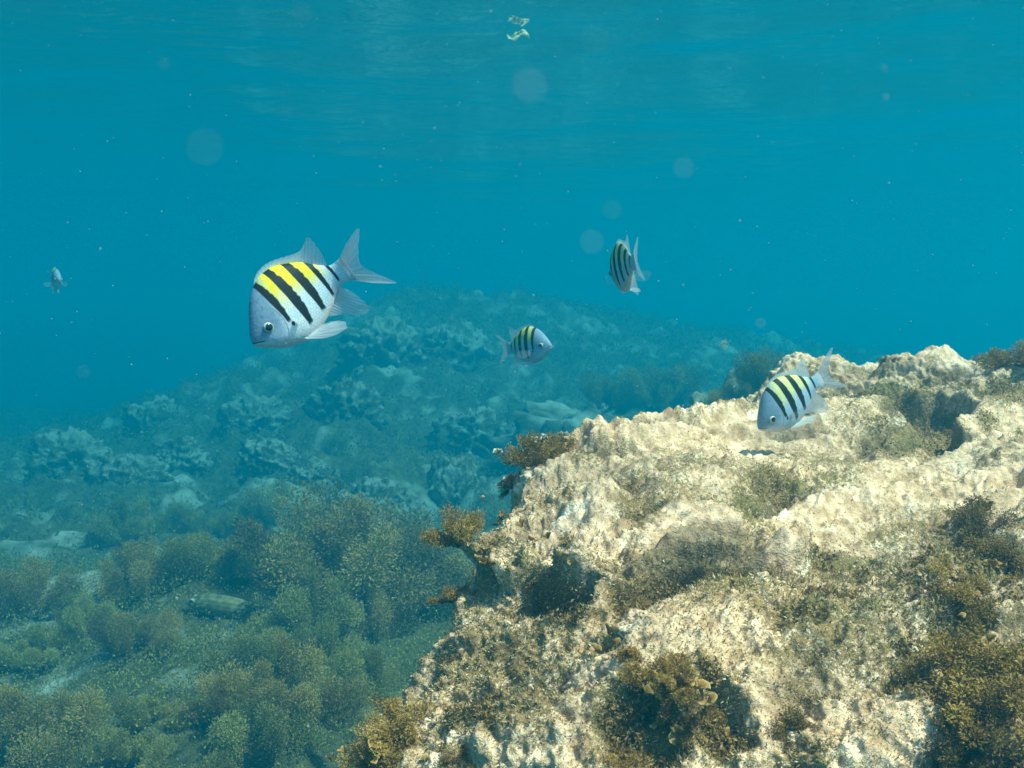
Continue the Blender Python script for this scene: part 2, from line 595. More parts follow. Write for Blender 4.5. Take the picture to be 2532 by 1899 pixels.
weed_shade = blobs(PATCH) * np.clip(1.15 + 1.0 * noise(R0, 20, 95), .4, 1.6)
knob = 0.30 - np.sqrt(noise(Pw, 11, 68) ** 2 + .03) * 1.1
D = 0.030 * lump + 0.045 * noise(Ps, 3.1, 59) + 0.046 * (b1 - 0.25) - 0.022 * b2 + 0.012 * b3 + 0.008 * knob + 0.008 * noise(Ps, 27, 58) + 0.0060 * f4 + 0.0036 * f5 - 0.026 * pitn + blobs(DENT)
R1 = R0 + N0 * D[..., None]
# overhung hollow in the left face and the shadowed gap below the back ridge
R1 = R1
weed = 0.55 * noise(R0, 4.5, 70) + 0.4 * noise(R0, 11, 71)
low = sstep(0.42, 0.36, vrow + 0.05 * noise(R0, 3, 72))  # front face made darker in colour, for the weaker light on it
weed = np.clip(0.7 * weed + 0.34 * low - 0.14 + weed_shade, -0.5, 1.0)
rockV = R1.reshape(-1, 3)
rock_me = mesh_data("rock", rockV, grid_faces(R1.shape[0], R1.shape[1]), True,
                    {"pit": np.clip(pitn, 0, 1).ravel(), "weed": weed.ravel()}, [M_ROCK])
rock = obj("rock", rock_me)
tag(rock, "large pale encrusted rock with pitted sunlit top, filling the lower right", "rock")
N1 = normals_of(R1)


def on_rock(px, py):
    """nearest front-facing rock vertex to a photo pixel (index pair)"""
    q = rockV
    zc = q[:, 1] * CP - q[:, 2] * SP
    uc = q[:, 1] * SP + q[:, 2] * CP
    x = W0 / 2 + F * q[:, 0] / zc
    y = H0 / 2 - F * uc / zc
    d = (x - px) ** 2 + (y - py) ** 2 + (zc * 12) ** 2
    i = int(np.argmin(d))
    return rockV[i], N1.reshape(-1, 3)[i]


# short turf filaments all over the rock
def turf():
    nr, nc = R1.shape[:2]
    n = 200000
    ii = rng.integers(int(nr * .06), int(nr * .86), n)
    jj = rng.integers(int(nc * .05), nc - 2, n)
    keep = rng.random(n) < np.clip(0.42 + 0.9 * weed[ii, jj], 0.08, 1)
    ii, jj = ii[keep], jj[keep]
    n = len(ii)
    p, nn = R1[ii, jj] + rng.normal(size=(n, 3)) * 0.0012, N1[ii, jj]
    wd = weed[ii, jj]
    tdir = nn + rng.normal(size=(n, 3)) * 0.55 + np.array([-0.25, 0, 0.15])
    tdir /= np.linalg.norm(tdir, axis=1)[:, None]
    L = (0.0012 + 0.0026 * rng.random(n) ** 2) * (1 + 0.8 * np.clip(wd, 0, 1))
    side = np.cross(tdir, rng.normal(size=(n, 3)))
    side /= np.linalg.norm(side, axis=1)[:, None]
    w = (0.0004 + 0.0006 * rng.random(n))[:, None]
    V = np.stack([p - nn * 0.001 - side * w, p - nn * 0.001 + side * w, p + tdir * L[:, None]], 1).reshape(-1, 3)
    base = np.array([0.46, 0.31, 0.13])
    t = rng.random(n)[:, None]
    col = base * (0.25 + 1.1 * t ** 1.5)
    col = np.where(rng.random((n, 1)) < 0.22, np.array([0.18, 0.145, 0.045]), col)
    col = np.where(rng.random((n, 1)) < 0.12, np.array([0.78, 0.62, 0.40]), col)
    o = obj("algae_turf", mesh_data("algae_turf", V, np.arange(3 * n).reshape(-1, 3), False, {"pattern": np.repeat(col, 3, 0)}, [M_TURF]))
    tag(o, "short fuzzy algae turf covering the pale rock", "algae", None, "stuff")


turf()


# ------------------------------------------------------------------ algae
def leaves_mesh(P, Dr, L, Wd, col, up=0.25):
    """one bent blade (two quads' worth of triangles) per row"""
    n = len(P)
    side = np.cross(Dr, rng.normal(size=(n, 3)))
    side /= np.linalg.norm(side, axis=1)[:, None] + 1e-9
    nrm = np.cross(side, Dr)
    a = P
    b = P + Dr * (L * 0.5)[:, None] + side * Wd[:, None] + nrm * (L * 0.10)[:, None]
    c = P + Dr * (L * 0.5)[:, None] - side * Wd[:, None] + nrm * (L * 0.10)[:, None]
    d = P + Dr * L[:, None] - nrm * (L * up)[:, None] * rng.random((n, 1))
    V = np.stack([a, b, d, c], 1).reshape(-1, 3)
    return V, np.arange(4 * n).reshape(-1, 4), np.repeat(col, 4, 0)


def sprig_size(g):
    return g.random()


def bush_mesh(name, rad, height, sprigs, per, leaf, colA, colB, seed, lobe=0.26, spread=1.0):
    g = np.random.default_rng(seed)
    Ps, Ds, Cs = [], [], []
    stems_v, stems_f = [], []
    for s in range(sprigs):
        az = g.random() * 2 * math.pi
        rr = math.sqrt(g.random())
        base = np.array([math.cos(az), math.sin(az), 0]) * rr * rad * 0.03
        out = np.array([math.cos(az), math.sin(az), 0]) * rr * spread
        tip = base + out * rad * 1.05 + np.array([g.normal() * .12 * rad, g.normal() * .12 * rad, height * (0.55 + 0.6 * g.random()) * (1 - 0.45 * rr * rr)])
        midp = (base + tip) / 2 + out * rad * .2 + g.normal(size=3) * 0.08 * rad
        t = 1 - 0.75 * g.random(per) ** 1.7
        c = ((1 - t)[:, None] ** 2) * base + (2 * t * (1 - t))[:, None] * midp + (t[:, None] ** 2) * tip
        fat = rad * lobe * (0.55 + 0.7 * sprig_size(g)) * (0.25 + 0.75 * sstep(.2, .75, t))
        off = g.normal(size=(per, 3))
        off = off / (np.linalg.norm(off, axis=1)[:, None] + 1e-9) * (g.random(per) ** .45 * fat)[:, None]
        Ps.append(c + off)
        dr = off / (np.linalg.norm(off, axis=1)[:, None] + 1e-9) + np.array([0, 0, 0.45]) + g.normal(size=(per, 3)) * 0.45
        Ds.append(dr / np.linalg.norm(dr, axis=1)[:, None])
        mixv = np.clip(g.random() * 0.75 + g.random(per) * 0.4, 0, 1)[:, None]
        Cs.append(np.asarray(colA) * (1 - mixv) + np.asarray(colB) * mixv)
        # stem as a thin three-sided tube
        m = 7
        tt = np.linspace(0, 1, m)
        cc = ((1 - tt)[:, None] ** 2) * base + (2 * tt * (1 - tt))[:, None] * midp + (tt[:, None] ** 2) * tip
        ring = np.array([(math.cos(a), math.sin(a), 0) for a in (0, 2.094, 4.189)]) * leaf * 0.16
        vv = (cc[:, None, :] + ring[None]).reshape(-1, 3)
        stems_f.append(grid_faces(m, 3, True) + sum(len(x) for x in stems_v))
        stems_v.append(vv)
    P, Dr, Cc = np.concatenate(Ps), np.concatenate(Ds), np.concatenate(Cs)
    P[:, 2] = np.maximum(P[:, 2], -0.02 * rad)
    n = len(P)
    L = leaf * (0.6 + 0.8 * g.random(n))
    V, Fq, Cv = leaves_mesh(P, Dr, L, L * (0.16 + 0.12 * g.random(n)), Cc)
    fol = mesh_data(name + "_foliage", V, Fq, False, {"pattern": Cv}, [M_LEAF])
    sv = np.concatenate(stems_v)
    st = mesh_data(name + "_stem", sv, np.concatenate(stems_f), True, {"pattern": np.tile(np.array([[0.10, 0.06, 0.02]]), (len(sv), 1))}, [M_LEAF])
    return fol, st


OLIVE = ((0.10, 0.080, 0.026), (0.47, 0.385, 0.11))
BROWN = ((0.11, 0.066, 0.02), (0.54, 0.36, 0.10))
PALE = ((0.20, 0.17, 0.08), (0.60, 0.50, 0.23))
BUSH = {}
for kname, cols, hh in (("olive", OLIVE, .75), ("brown", BROWN, .95), ("pale", PALE, .7)):
    BUSH[kname] = [bush_mesh("algae_bush", 0.25, 0.25 * hh * 1.35, 15, 2300, 0.0092, *cols, seed=100 + i * 7 + len(kname)) for i in range(3)]


def bush(p, r, kind, label, sq=1.0, group="brown algae bushes on the seabed"):
    o = thing("algae_bush", p, label, "algae", group)
    fol, st = BUSH[kind][random.randrange(3)]
    a, b = obj("foliage", fol, o), obj("stem", st, o)
    o.scale = (r / 0.25, r / 0.25, r / 0.25 * sq)
    o.rotation_euler = (random.uniform(-.15, .15), random.uniform(-.15, .15), random.uniform(0, 6.28))
    return o


BUSHES = [
    (330, 1345, .27, "olive", "olive algae bush at the upper left bed edge, beside pale sand", .9),
    (440, 1315, .26, "olive", "low olive algae bush on the bed's back edge, left of the pale domed one", .9),
    (560, 1320, .25, "olive", "dull olive algae bush between the back edge bushes", .8),
    (690, 1300, .30, "pale", "pale domed algae bush standing highest on the back edge of the bed", 1.0),
    (825, 1490, .36, "brown", "tall reddish brown algae bush at the back right of the bed", .9),
    (935, 1500, .36, "brown", "brown algae bush just right of the tall reddish one", .7),
    (1030, 1470, .24, "olive", "dark algae bush half hidden behind the left face of the rock", .6),
    (760, 1400, .24, "olive", "olive algae bush in front of the tall reddish brown one", .8),
    (620, 1420, .24, "olive", "low dense algae bush above the resting grey fish", .7),
    (480, 1420, .24, "olive", "rounded olive algae bush behind the head of the grey fish", .8),
    (350, 1470, .27, "brown", "brownish algae bush right of the pale sand patch", .85),
    (215, 1560, .25, "olive", "loose olive algae bush just below the pale sand patch", .8),
    (60, 1520, .25, "brown", "brown algae bush at the left picture edge, beside the sand", .8),
    (110, 1640, .23, "olive", "dark low algae bush near the left picture edge", .7),
    (330, 1610, .24, "brown", "brown algae bush below the snout of the grey fish", .8),
    (790, 1590, .25, "olive", "shaded algae bush right of the tail of the grey fish", .9),
    (930, 1580, .24, "brown", "feathery brown algae bush close to the left face of the rock", 1.1),
    (800, 1660, .22, "olive", "olive algae bush in the middle of the lower algae bed", 1.0),
    (660, 1640, .19, "olive", "small olive algae bush below the grey fish", .7),
    (890, 1740, .21, "olive", "algae bush with pale tips beside the lower left rock edge", 1.0),
    (960, 1840, .17, "pale", "small pale algae bush at the foot of the rock", 1.0),
    (740, 1800, .20, "brown", "brown algae bush at the bottom, left of the rock foot", .9),
    (655, 1575, .15, "olive", "small olive algae bush partly hiding the belly of the grey fish", .8),
    (560, 1790, .21, "brown", "dark brown algae bush beside the bright sand strip", .8),
    (610, 1900, .19, "olive", "olive algae bush cut by the bottom picture edge", .9),
    (380, 1780, .20, "olive", "flat olive algae bush left of the bright sand strip", .6),
    (300, 1890, .20, "olive", "bushy algae at the bottom picture edge, left of centre", .7),
    (60, 1890, .24, "brown", "golden brown algae bush in the bottom left corner", .8),
    (160, 1770, .18, "olive", "thin olive algae bush above the bottom left corner", .6),
]
for i_, (px, py, r, kd, lab, sq) in enumerate(BUSHES):
    p = on_bed(px, py)
    bush(Vector(p) - Vector((0, 0, 0.03)), r * (.95 if r > .3 else .62 if i_ % 3 else .85), kd, lab, sq * 1.15)


def carpet(name, label, n, xr, yr, leaf, sel, colA, colB, hgt, seed):
    """uncountable low algae growing over the reef bed: one object"""
    g = np.random.default_rng(seed)
    x = g.uniform(*xr, n)
    y = g.uniform(*yr, n)
    z = bed_height(x, y)
    w = bed_weed(x, y, z)
    k = (w + 0.35 * noise(np.stack([x, y, z], -1), 2.6, 88) > sel) & (np.abs(x / y) < 0.75)
    x, y, z = x[k], y[k], z[k]
    n = len(x)
    cl = np.clip(0.5 + noise(np.stack([x, y, z], -1), 5, 90), 0, 1)
    P = np.stack([x, y, z + g.random(n) * hgt * (0.3 + cl)], -1)
    Dr = g.normal(size=(n, 3)) * 0.6 + np.array([0, 0, 0.7])
    Dr /= np.linalg.norm(Dr, axis=1)[:, None]
    L = leaf * (0.6 + 0.8 * g.random(n)) * (0.55 + 0.11 * y)
    t = g.random((n, 1))
    V, Fq, Cv = leaves_mesh(P, Dr, L, L * 0.25, np.asarray(colA) * (1 - t) + np.asarray(colB) * t)
    o = obj(name, mesh_data(name, V, Fq, False, {"pattern": Cv}, [M_LEAF]))
    tag(o, label, "algae", None, "stuff")


carpet("algae_carpet", "low olive algae carpet between the bushes on the seabed", 200000, (-3.2, 1.2), (1.9, 5.2), 0.009, 0.44, *OLIVE, 0.09, 201)
carpet("reef_algae", "dark algae growth over the distant reef slope", 220000, (-10.5, 8), (5.2, 19), 0.016, 0.66, (0.05, 0.05, 0.02), (0.34, 0.28, 0.12), 0.13, 202)


# ------------------------------------------------------------------ boulders and rocks on the slope
def boulder_mesh(seed, n=72):
    th = np.linspace(0, math.pi, n)
    ph = np.linspace(0, 2 * math.pi, 2 * n, endpoint=False)
    T, Ph = np.meshgrid(th, ph, indexing='ij')
    D = np.stack([np.sin(T) * np.cos(Ph), np.sin(T) * np.sin(Ph), np.cos(T)], -1)
    r = 1 + 0.34 * noise(D, 1.3, seed) + 0.30 * (0.4 - np.sqrt(noise(D, 2.7, seed + 1) ** 2 + .02)) + 0.20 * noise(D, 6, seed + 2) + 0.12 * (.3 - np.abs(noise(D, 11, seed + 3))) + 0.08 * noise(D, 22, seed + 4) + .04 * noise(D, 45, seed + 5)
    V = D * r[..., None]
    weedv = 0.62 + 0.6 * noise(V, 1.5, seed + 9) + 0.7 * noise(V, 4, seed + 10) + .5 * noise(V, 9, seed + 12) - 0.10 * D[..., 2]
    return mesh_data("boulder", V.reshape(-1, 3), grid_faces(n, 2 * n, True)[:, ::-1], True, {"weed": weedv.ravel()}, [M_BED])


BM = [boulder_mesh(300 + 11 * i) for i in range(5)]
BOULD = [
    (640, 1040, .42, .55, "pale block-shaped boulder below the tail end of the big striped fish"),
    (670, 1135, .36, .5, "pale rough boulder under the block-shaped one on the reef slope"),
    (770, 1180, .34, .5, "pale crumbly boulder in the middle of the reef slope"),
    (290, 990, .50, .5, "pale flat boulder on the left shoulder of the reef"),
    (385, 1040, .38, .5, "small pale boulder under the left reef shoulder"),
    (180, 1140, .45, .6, "pale boulder at the far left foot of the reef"),
    (330, 1180, .50, .4, "broad pale slab at the left foot of the reef"),
    (450, 1130, .36, .6, "pale boulder beside a dark hollow on the left of the slope"),
    (910, 1240, .42, .5, "long pale boulder sloping down toward the right behind the algae bed"),
    (1130, 1220, .34, 1.1, "upright pale pointed boulder behind the left edge of the big rock"),
    (1010, 1270, .30, .5, "pale boulder end beside the pointed upright one"),
    (940, 860, .50, .6, "faint boulder high on the reef, behind the big striped fish"),
    (1120, 880, .55, .6, "faint bluish boulder on the reef just left of the small swimming fish"),
    (1180, 1080, .45, .6, "dim boulder on the slope under the small swimming fish"),
    (860, 1010, .42, .6, "dim boulder on the slope below the pelvic fin of the big striped fish"),
]
for i, (px, py, r, sq, lab) in enumerate(BOULD):
    p = on_bed(px, py, 3.5)
    o = obj("boulder", BM[i % 5])
    tag(o, lab, "boulder", "boulders on the reef slope")
    o.location = (p[0], p[1], p[2] - 0.22 * r * p[1] / 9)
    r *= p[1] / 9.0 * .82
    o.scale = (r * .9, r * random.uniform(.6, .9), r * (.35 + .75 * sq))
    o.rotation_euler = (random.uniform(-.3, .3), random.uniform(-.3, .3), random.uniform(0, 6.28))

# rock with algae standing behind the big rock
o = obj("boulder", BM[2])
tag(o, "dark algae covered boulder behind the right hand ridge of the big rock", "boulder", "boulders on the reef slope")
o.location = at(1880, 1235, 4.9)
o.scale = (.55, .5, .48)
o = obj("boulder", BM[4])
tag(o, "dim boulder behind the middle of the big rock's top edge", "boulder", "boulders on the reef slope")
o.location = at(1600, 1240, 8.8)
o.scale = (1.2, 1.0, .74)
for (px, py, d, r, kd, lab) in (
        (1905, 975, 4.6, .17, "olive", "olive algae bush behind the striped fish that swims over the rock"),
        (1990, 965, 4.7, .12, "olive", "small olive algae bush right behind the back ridge of the big rock"),
        (1830, 1040, 4.6, .13, "brown", "brown algae bush just above the top edge of the rock, left of the fish"),
        (1640, 1010, 8.4, .32, "olive", "faint algae bush behind the middle of the rock's top edge"),
        (1500, 1015, 8.6, .26, "olive", "faint low algae bush left of the rock's highest front point")):
    bush(at(px, py, d), r, kd, lab, 1.1, "algae bushes behind the big rock")


# ------------------------------------------------------------------ algae tufts on the rock
def fan_mesh(R, curl, wide, seed, rim=(0.75, 0.72, 0.6), base=(0.30, 0.20, 0.06)):
    """cup-shaped fan blade with pale rim and faint bands"""
    g = np.random.default_rng(seed)
    nr, nc = 14, 40
    r = np.linspace(0.06, 1, nr)
    a = np.linspace(-wide, wide, nc)
    Rr, A = np.meshgrid(r, a, indexing='ij')
    edge = 1 + 0.06 * np.sin(A * 4 + g.random() * 6) + 0.03 * np.sin(A * 9 + g.random() * 6)
    rad = Rr * R * edge
    lift = rad * (0.95 - 0.25 * curl * Rr)
    hor = rad * (0.35 + 0.5 * curl * Rr)
    ruff = 0.07 * R * Rr ** 2 * np.sin(A * 7 + g.random() * 6)
    V = np.stack([hor * np.sin(A), hor * np.cos(A) - 0.25 * R * Rr, lift + ruff], -1)
    t = Rr[..., None]
    band = 0.82 + 0.18 * np.sin(t * 38 + 1.5 * np.sin(A[..., None] * 3))
    col = np.asarray(base) * (0.55 + 0.9 * t) * band
    e = sstep(0.80, 0.90, t) if rim[2] > .5 else sstep(0.90, 0.97, t)
    col = col * (1 - e) + np.asarray(rim) * e
    Vf = V.reshape(-1, 3)
    # real thickness: two skins
    thick = 0.0004
    Nf = normals_of(V).reshape(-1, 3)
    VV = np.concatenate([Vf + Nf * thick, Vf - Nf * thick])
    q = grid_faces(nr, nc)
    FF = np.concatenate([q, q[:, ::-1] + nr * nc])
    return mesh_data("fan_frond", VV, FF, True, {"pattern": np.concatenate([col.reshape(-1, 3)] * 2)}, [M_LEAF])


def orient(nrm, up=0.5):
    z = Vector(nrm) * (1 - up) + Vector((0, 0, 1)) * up
    return z.normalized().to_track_quat('Z', 'Y')


GOLD = ((0.16, 0.085, 0.018), (0.56, 0.33, 0.07))
DARK = ((0.08, 0.045, 0.014), (0.36, 0.21, 0.06))
TUFTS = {"gold": [bush_mesh("algae_tuft", 0.05, 0.05, 22, 420, 0.0036, *GOLD, seed=400 + i) for i in range(3)],
         "dark": [bush_mesh("algae_tuft", 0.05, 0.045, 22, 420, 0.0036, *DARK, seed=420 + i) for i in range(3)]}


def tuft(px, py, r, kind, label, fans=(), sink=0.012, up=0.5, out=0.0, cat="algae", bushy=True, flat=.72):
    p, n = on_rock(px, py)
    pos = Vector(p) - Vector(n) * sink + Vector((-out, 0, 0))
    o = thing("algae_tuft", pos, label, cat, "algae tufts on the big rock")
    o.rotation_mode = 'QUATERNION'
    o.rotation_quaternion = orient(n, up)
    s = r / 0.05
    if bushy:
        fol, st = TUFTS[kind][random.randrange(3)]
        for nm, me in (("foliage", fol), ("stem", st)):
            c = obj(nm, me, o)
            c.scale = (s, s, s * flat)
    for i, (dx, dy, dz, R, rz, tilt, rim) in enumerate(fans):
        me = fan_mesh(R, random.uniform(.5, 1.0), random.uniform(1.1, 1.9), 500 + int(px) + i,
                      rim=(0.85, 0.76, 0.62) if rim else (0.62, 0.42, 0.16), base=(0.36, 0.20, 0.06) if rim else (0.36, 0.185, 0.045))
        c = obj("fan_frond", me, o)
        c.location = (dx, dy, dz)
        c.rotation_euler = (tilt, random.uniform(-.3, .3), rz)
    return o


def rfans(n, spread, h, R, rim, seed):
    g = np.random.default_rng(seed)
    return [(g.normal() * spread * .9, g.normal() * spread * .9, h * (0.25 + 0.65 * g.random()), R * .55 * (0.6 + 0.7 * g.random()),
             g.random() * 6.28, g.uniform(-.8, .8), rim) for _ in range(int(n * 1.8))]


tuft(1290, 1105, .040, "gold", "brown algae tuft with white-rimmed cups crowning the rock's left shoulder", rfans(9, .020, .040, .020, True, 1), up=.6, flat=1.1)
tuft(1335, 1095, .026, "gold", "golden algae tuft with small white rings beside the one on the shoulder", rfans(8, .014, .030, .016, True, 2), up=.8, flat=1.1)
tuft(1235, 1185, .018, "dark", "small hanging algae with pale fans under the left shoulder tuft", rfans(4, .012, .018, .014, True, 3), up=.1, out=.01)
tuft(1232, 1265, .014, "dark", "rusty leaf-like algae jutting from the rock's left edge", rfans(3, .006, .012, .018, False, 4), up=.2, bushy=False)
tuft(1140, 1355, .034, "gold", "feathery golden algae standing on the left rock edge over the blue water", (), up=.7, out=.012, flat=1.15)
tuft(1105, 1440, .022, "gold", "thin golden algae fringe lower on the left rock edge", (), up=.4, out=.01)
tuft(1215, 1375, .016, "dark", "ring-shaped brown algae cup beside the dark hollow in the rock face", rfans(4, .008, .008, .020, False, 5), up=.3, bushy=False)
tuft(1330, 1355, .018, "dark", "cluster of yellow brown algae lobes above the dark hollow", rfans(6, .018, .008, .016, False, 6), up=.3, bushy=False)
tuft(1390, 1375, .018, "dark", "curled yellow algae lobe right of the cluster over the hollow", rfans(3, .012, .008, .016, False, 16), up=.3, bushy=False)
tuft(1000, 1830, .036, "gold", "spiky golden brown algae at the rock's lower left foot", rfans(5, .02, .02, .018, False, 7), up=.6)
tuft(930, 1885, .034, "gold", "golden algae fan clump at the very bottom left of the rock", rfans(5, .02, .02, .018, False, 17), up=.6)
tuft(1120, 1860, .022, "dark", "small ruffled brown algae on the rock near its lower left foot", rfans(5, .014, .01, .014, False, 8), up=.5)
tuft(1625, 1665, .028, "gold", "golden algae clump with frilly lobes on the front face of the rock", rfans(10, .022, .014, .016, False, 9), up=.4)
tuft(1705, 1690, .024, "gold", "soft golden algae clump just right of the frilly one on the front face", rfans(6, .02, .014, .014, False, 19), up=.4)
tuft(1770, 1740, .022, "gold", "small golden algae clump lowest of the three on the front face", rfans(6, .016, .012, .014, False, 29), up=.4)
tuft(1660, 1760, .024, "dark", "dark frilly algae hanging below the golden clumps on the front face", rfans(7, .018, .01, .014, False, 20), up=.2)
tuft(1530, 1860, .022, "gold", "round yellow algae lobes at the bottom middle of the rock", rfans(7, .014, .01, .014, False, 10), up=.3)
tuft(2500, 905, .055, "gold", "thick brown algae knob on the rock's upper right corner", rfans(9, .024, .03, .014, False, 11), up=.8)
tuft(2395, 950, .018, "gold", "short spiky algae on the back ridge, left of the corner knob", (), up=.9)
tuft(2195, 905, .020, "dark", "brown knobby algae on the middle of the back ridge", rfans(3, .01, .014, .01, False, 12), up=.9)
tuft(2410, 1330, .040, "dark", "dark algae patch with curled cups on the right side of the rock", rfans(9, .026, .012, .017, False, 13), up=.4)
tuft(2500, 1390, .034, "dark", "brown cup algae at the right picture edge, beside the dark patch", rfans(6, .02, .012, .016, False, 23), up=.4)
tuft(2410, 1480, .034, "gold", "orange brown frilly algae below the dark patch on the right", rfans(8, .022, .012, .012, False, 14), up=.4)
tuft(2440, 1630, .042, "gold", "big golden bushy algae on the right, above the dark lower corner", rfans(7, .03, .02, .014, False, 15), up=.5)
tuft(2320, 1720, .036, "gold", "golden brown algae mass left of the big bushy one", rfans(6, .03, .02, .014, False, 24), up=.5)
tuft(2500, 1760, .046, "gold", "golden algae with wavy pale edges near the bottom right corner", rfans(6, .03, .02, .016, False, 25), up=.5)
tuft(2370, 1850, .036, "dark", "dark algae growth in the bottom right corner of the rock", rfans(4, .02, .01, .012, False, 26), up=.3)
tuft(1950, 1840, .022, "dark", "small dark algae with a green round lobe on the lower front face", rfans(4, .014, .01, .012, False, 27), up=.3)


def crust():
    """low ragged brown growth over the weedy patches of the rock: nobody could count it"""
    nr, nc = R1.shape[:2]
    n = 420000
    ii = rng.integers(int(nr * .06), int(nr * .72), n)
    jj = rng.integers(int(nc * .05), nc - 2, n)
    m = noise(R1[ii, jj], 26, 97)
    keep = (weed[ii, jj] + .75 * m > 0.70) & (rng.random(n) < .55)
    ii, jj, m = ii[keep], jj[keep], m[keep]
    n = len(ii)
    p, nn = R1[ii, jj], N1[ii, jj]
    hgt = np.clip(weed[ii, jj] + .75 * m - .66, 0, .7)
    p = p + nn * (hgt * rng.random(n) * .020)[:, None] + rng.normal(size=(n, 3)) * .0015
    Dr = nn * .6 + rng.normal(size=(n, 3)) * .6
    Dr /= np.linalg.norm(Dr, axis=1)[:, None]
    L = .0022 + .0034 * rng.random(n) ** 2
    tone = np.clip(.45 + .8 * noise(p, 14, 98), 0, 1)[:, None]
    t = rng.random((n, 1))
    cA = np.array([.10, .052, .022]) * (1 - tone) + np.array([.15, .085, .022]) * tone
    cB = np.array([.36, .215, .11]) * (1 - tone) + np.array([.50, .31, .075]) * tone
    V, Fq, Cv = leaves_mesh(p, Dr, L, L * .28, cA * (1 - t) + cB * t)
    o = obj("algae_crust", mesh_data("algae_crust", V, Fq, False, {"pattern": Cv}, [M_LEAF]))
    tag(o, "low ragged brown algae crust on the darker patches of the big rock", "algae", None, "stuff")


crust()


# ------------------------------------------------------------------ fish
def itp(s, pts):
    """smooth curve through profile points"""
    x = np.array([p[0] for p in pts], float)
    y = np.array([p[1] for p in pts], float)
    m = np.gradient(y, x)
    s = np.clip(s, x[0], x[-1])
    i = np.clip(np.searchsorted(x, s, side='right') - 1, 0, len(x) - 2)
    h = x[i + 1] - x[i]
    t = (s - x[i]) / h
    return ((2 * t ** 3 - 3 * t ** 2 + 1) * y[i] + (t ** 3 - 2 * t ** 2 + t) * h * m[i]
            + (-2 * t ** 3 + 3 * t ** 2) * y[i + 1] + (t ** 3 - t ** 2) * h * m[i + 1])


TOP = [(0, -.035), (.02, .004), (.05, .045), (.10, .105), (.17, .178), (.25, .238), (.35, .280), (.45, .288), (.55, .264), (.65, .218), (.75, .158), (.85, .104), (.93, .078), (1, .083), (1.07, .100)]
BOT = [(0, -.060), (.02, -.088), (.05, -.112), (.10, -.150), (.17, -.200), (.25, -.240), (.35, -.270), (.45, -.272), (.55, -.250), (.65, -.205), (.75, -.145), (.85, -.096), (.93, -.076), (1, -.080), (1.07, -.097)]
WID = [(0, .010), (.02, .030), (.05, .050), (.10, .075), (.2, .105), (.3, .117), (.4, .114), (.55, .094), (.7, .062), (.85, .034), (1, .016), (1.07, .002)]
BAR_C = [.305, .445, .592, .735, .885]
BAR_W = [.029, .039, .037, .031, .024]
BAR_LO = [-.08, -.205, -.18, -.13, -.05]
YELLOW = np.array([0.88, 0.74, 0.01])
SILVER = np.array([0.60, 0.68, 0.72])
TOP = [(a, b * 1.12 + .004) for a, b in TOP]
BOT = [(a, b * 1.08) for a, b in BOT]
DZ = 1.12


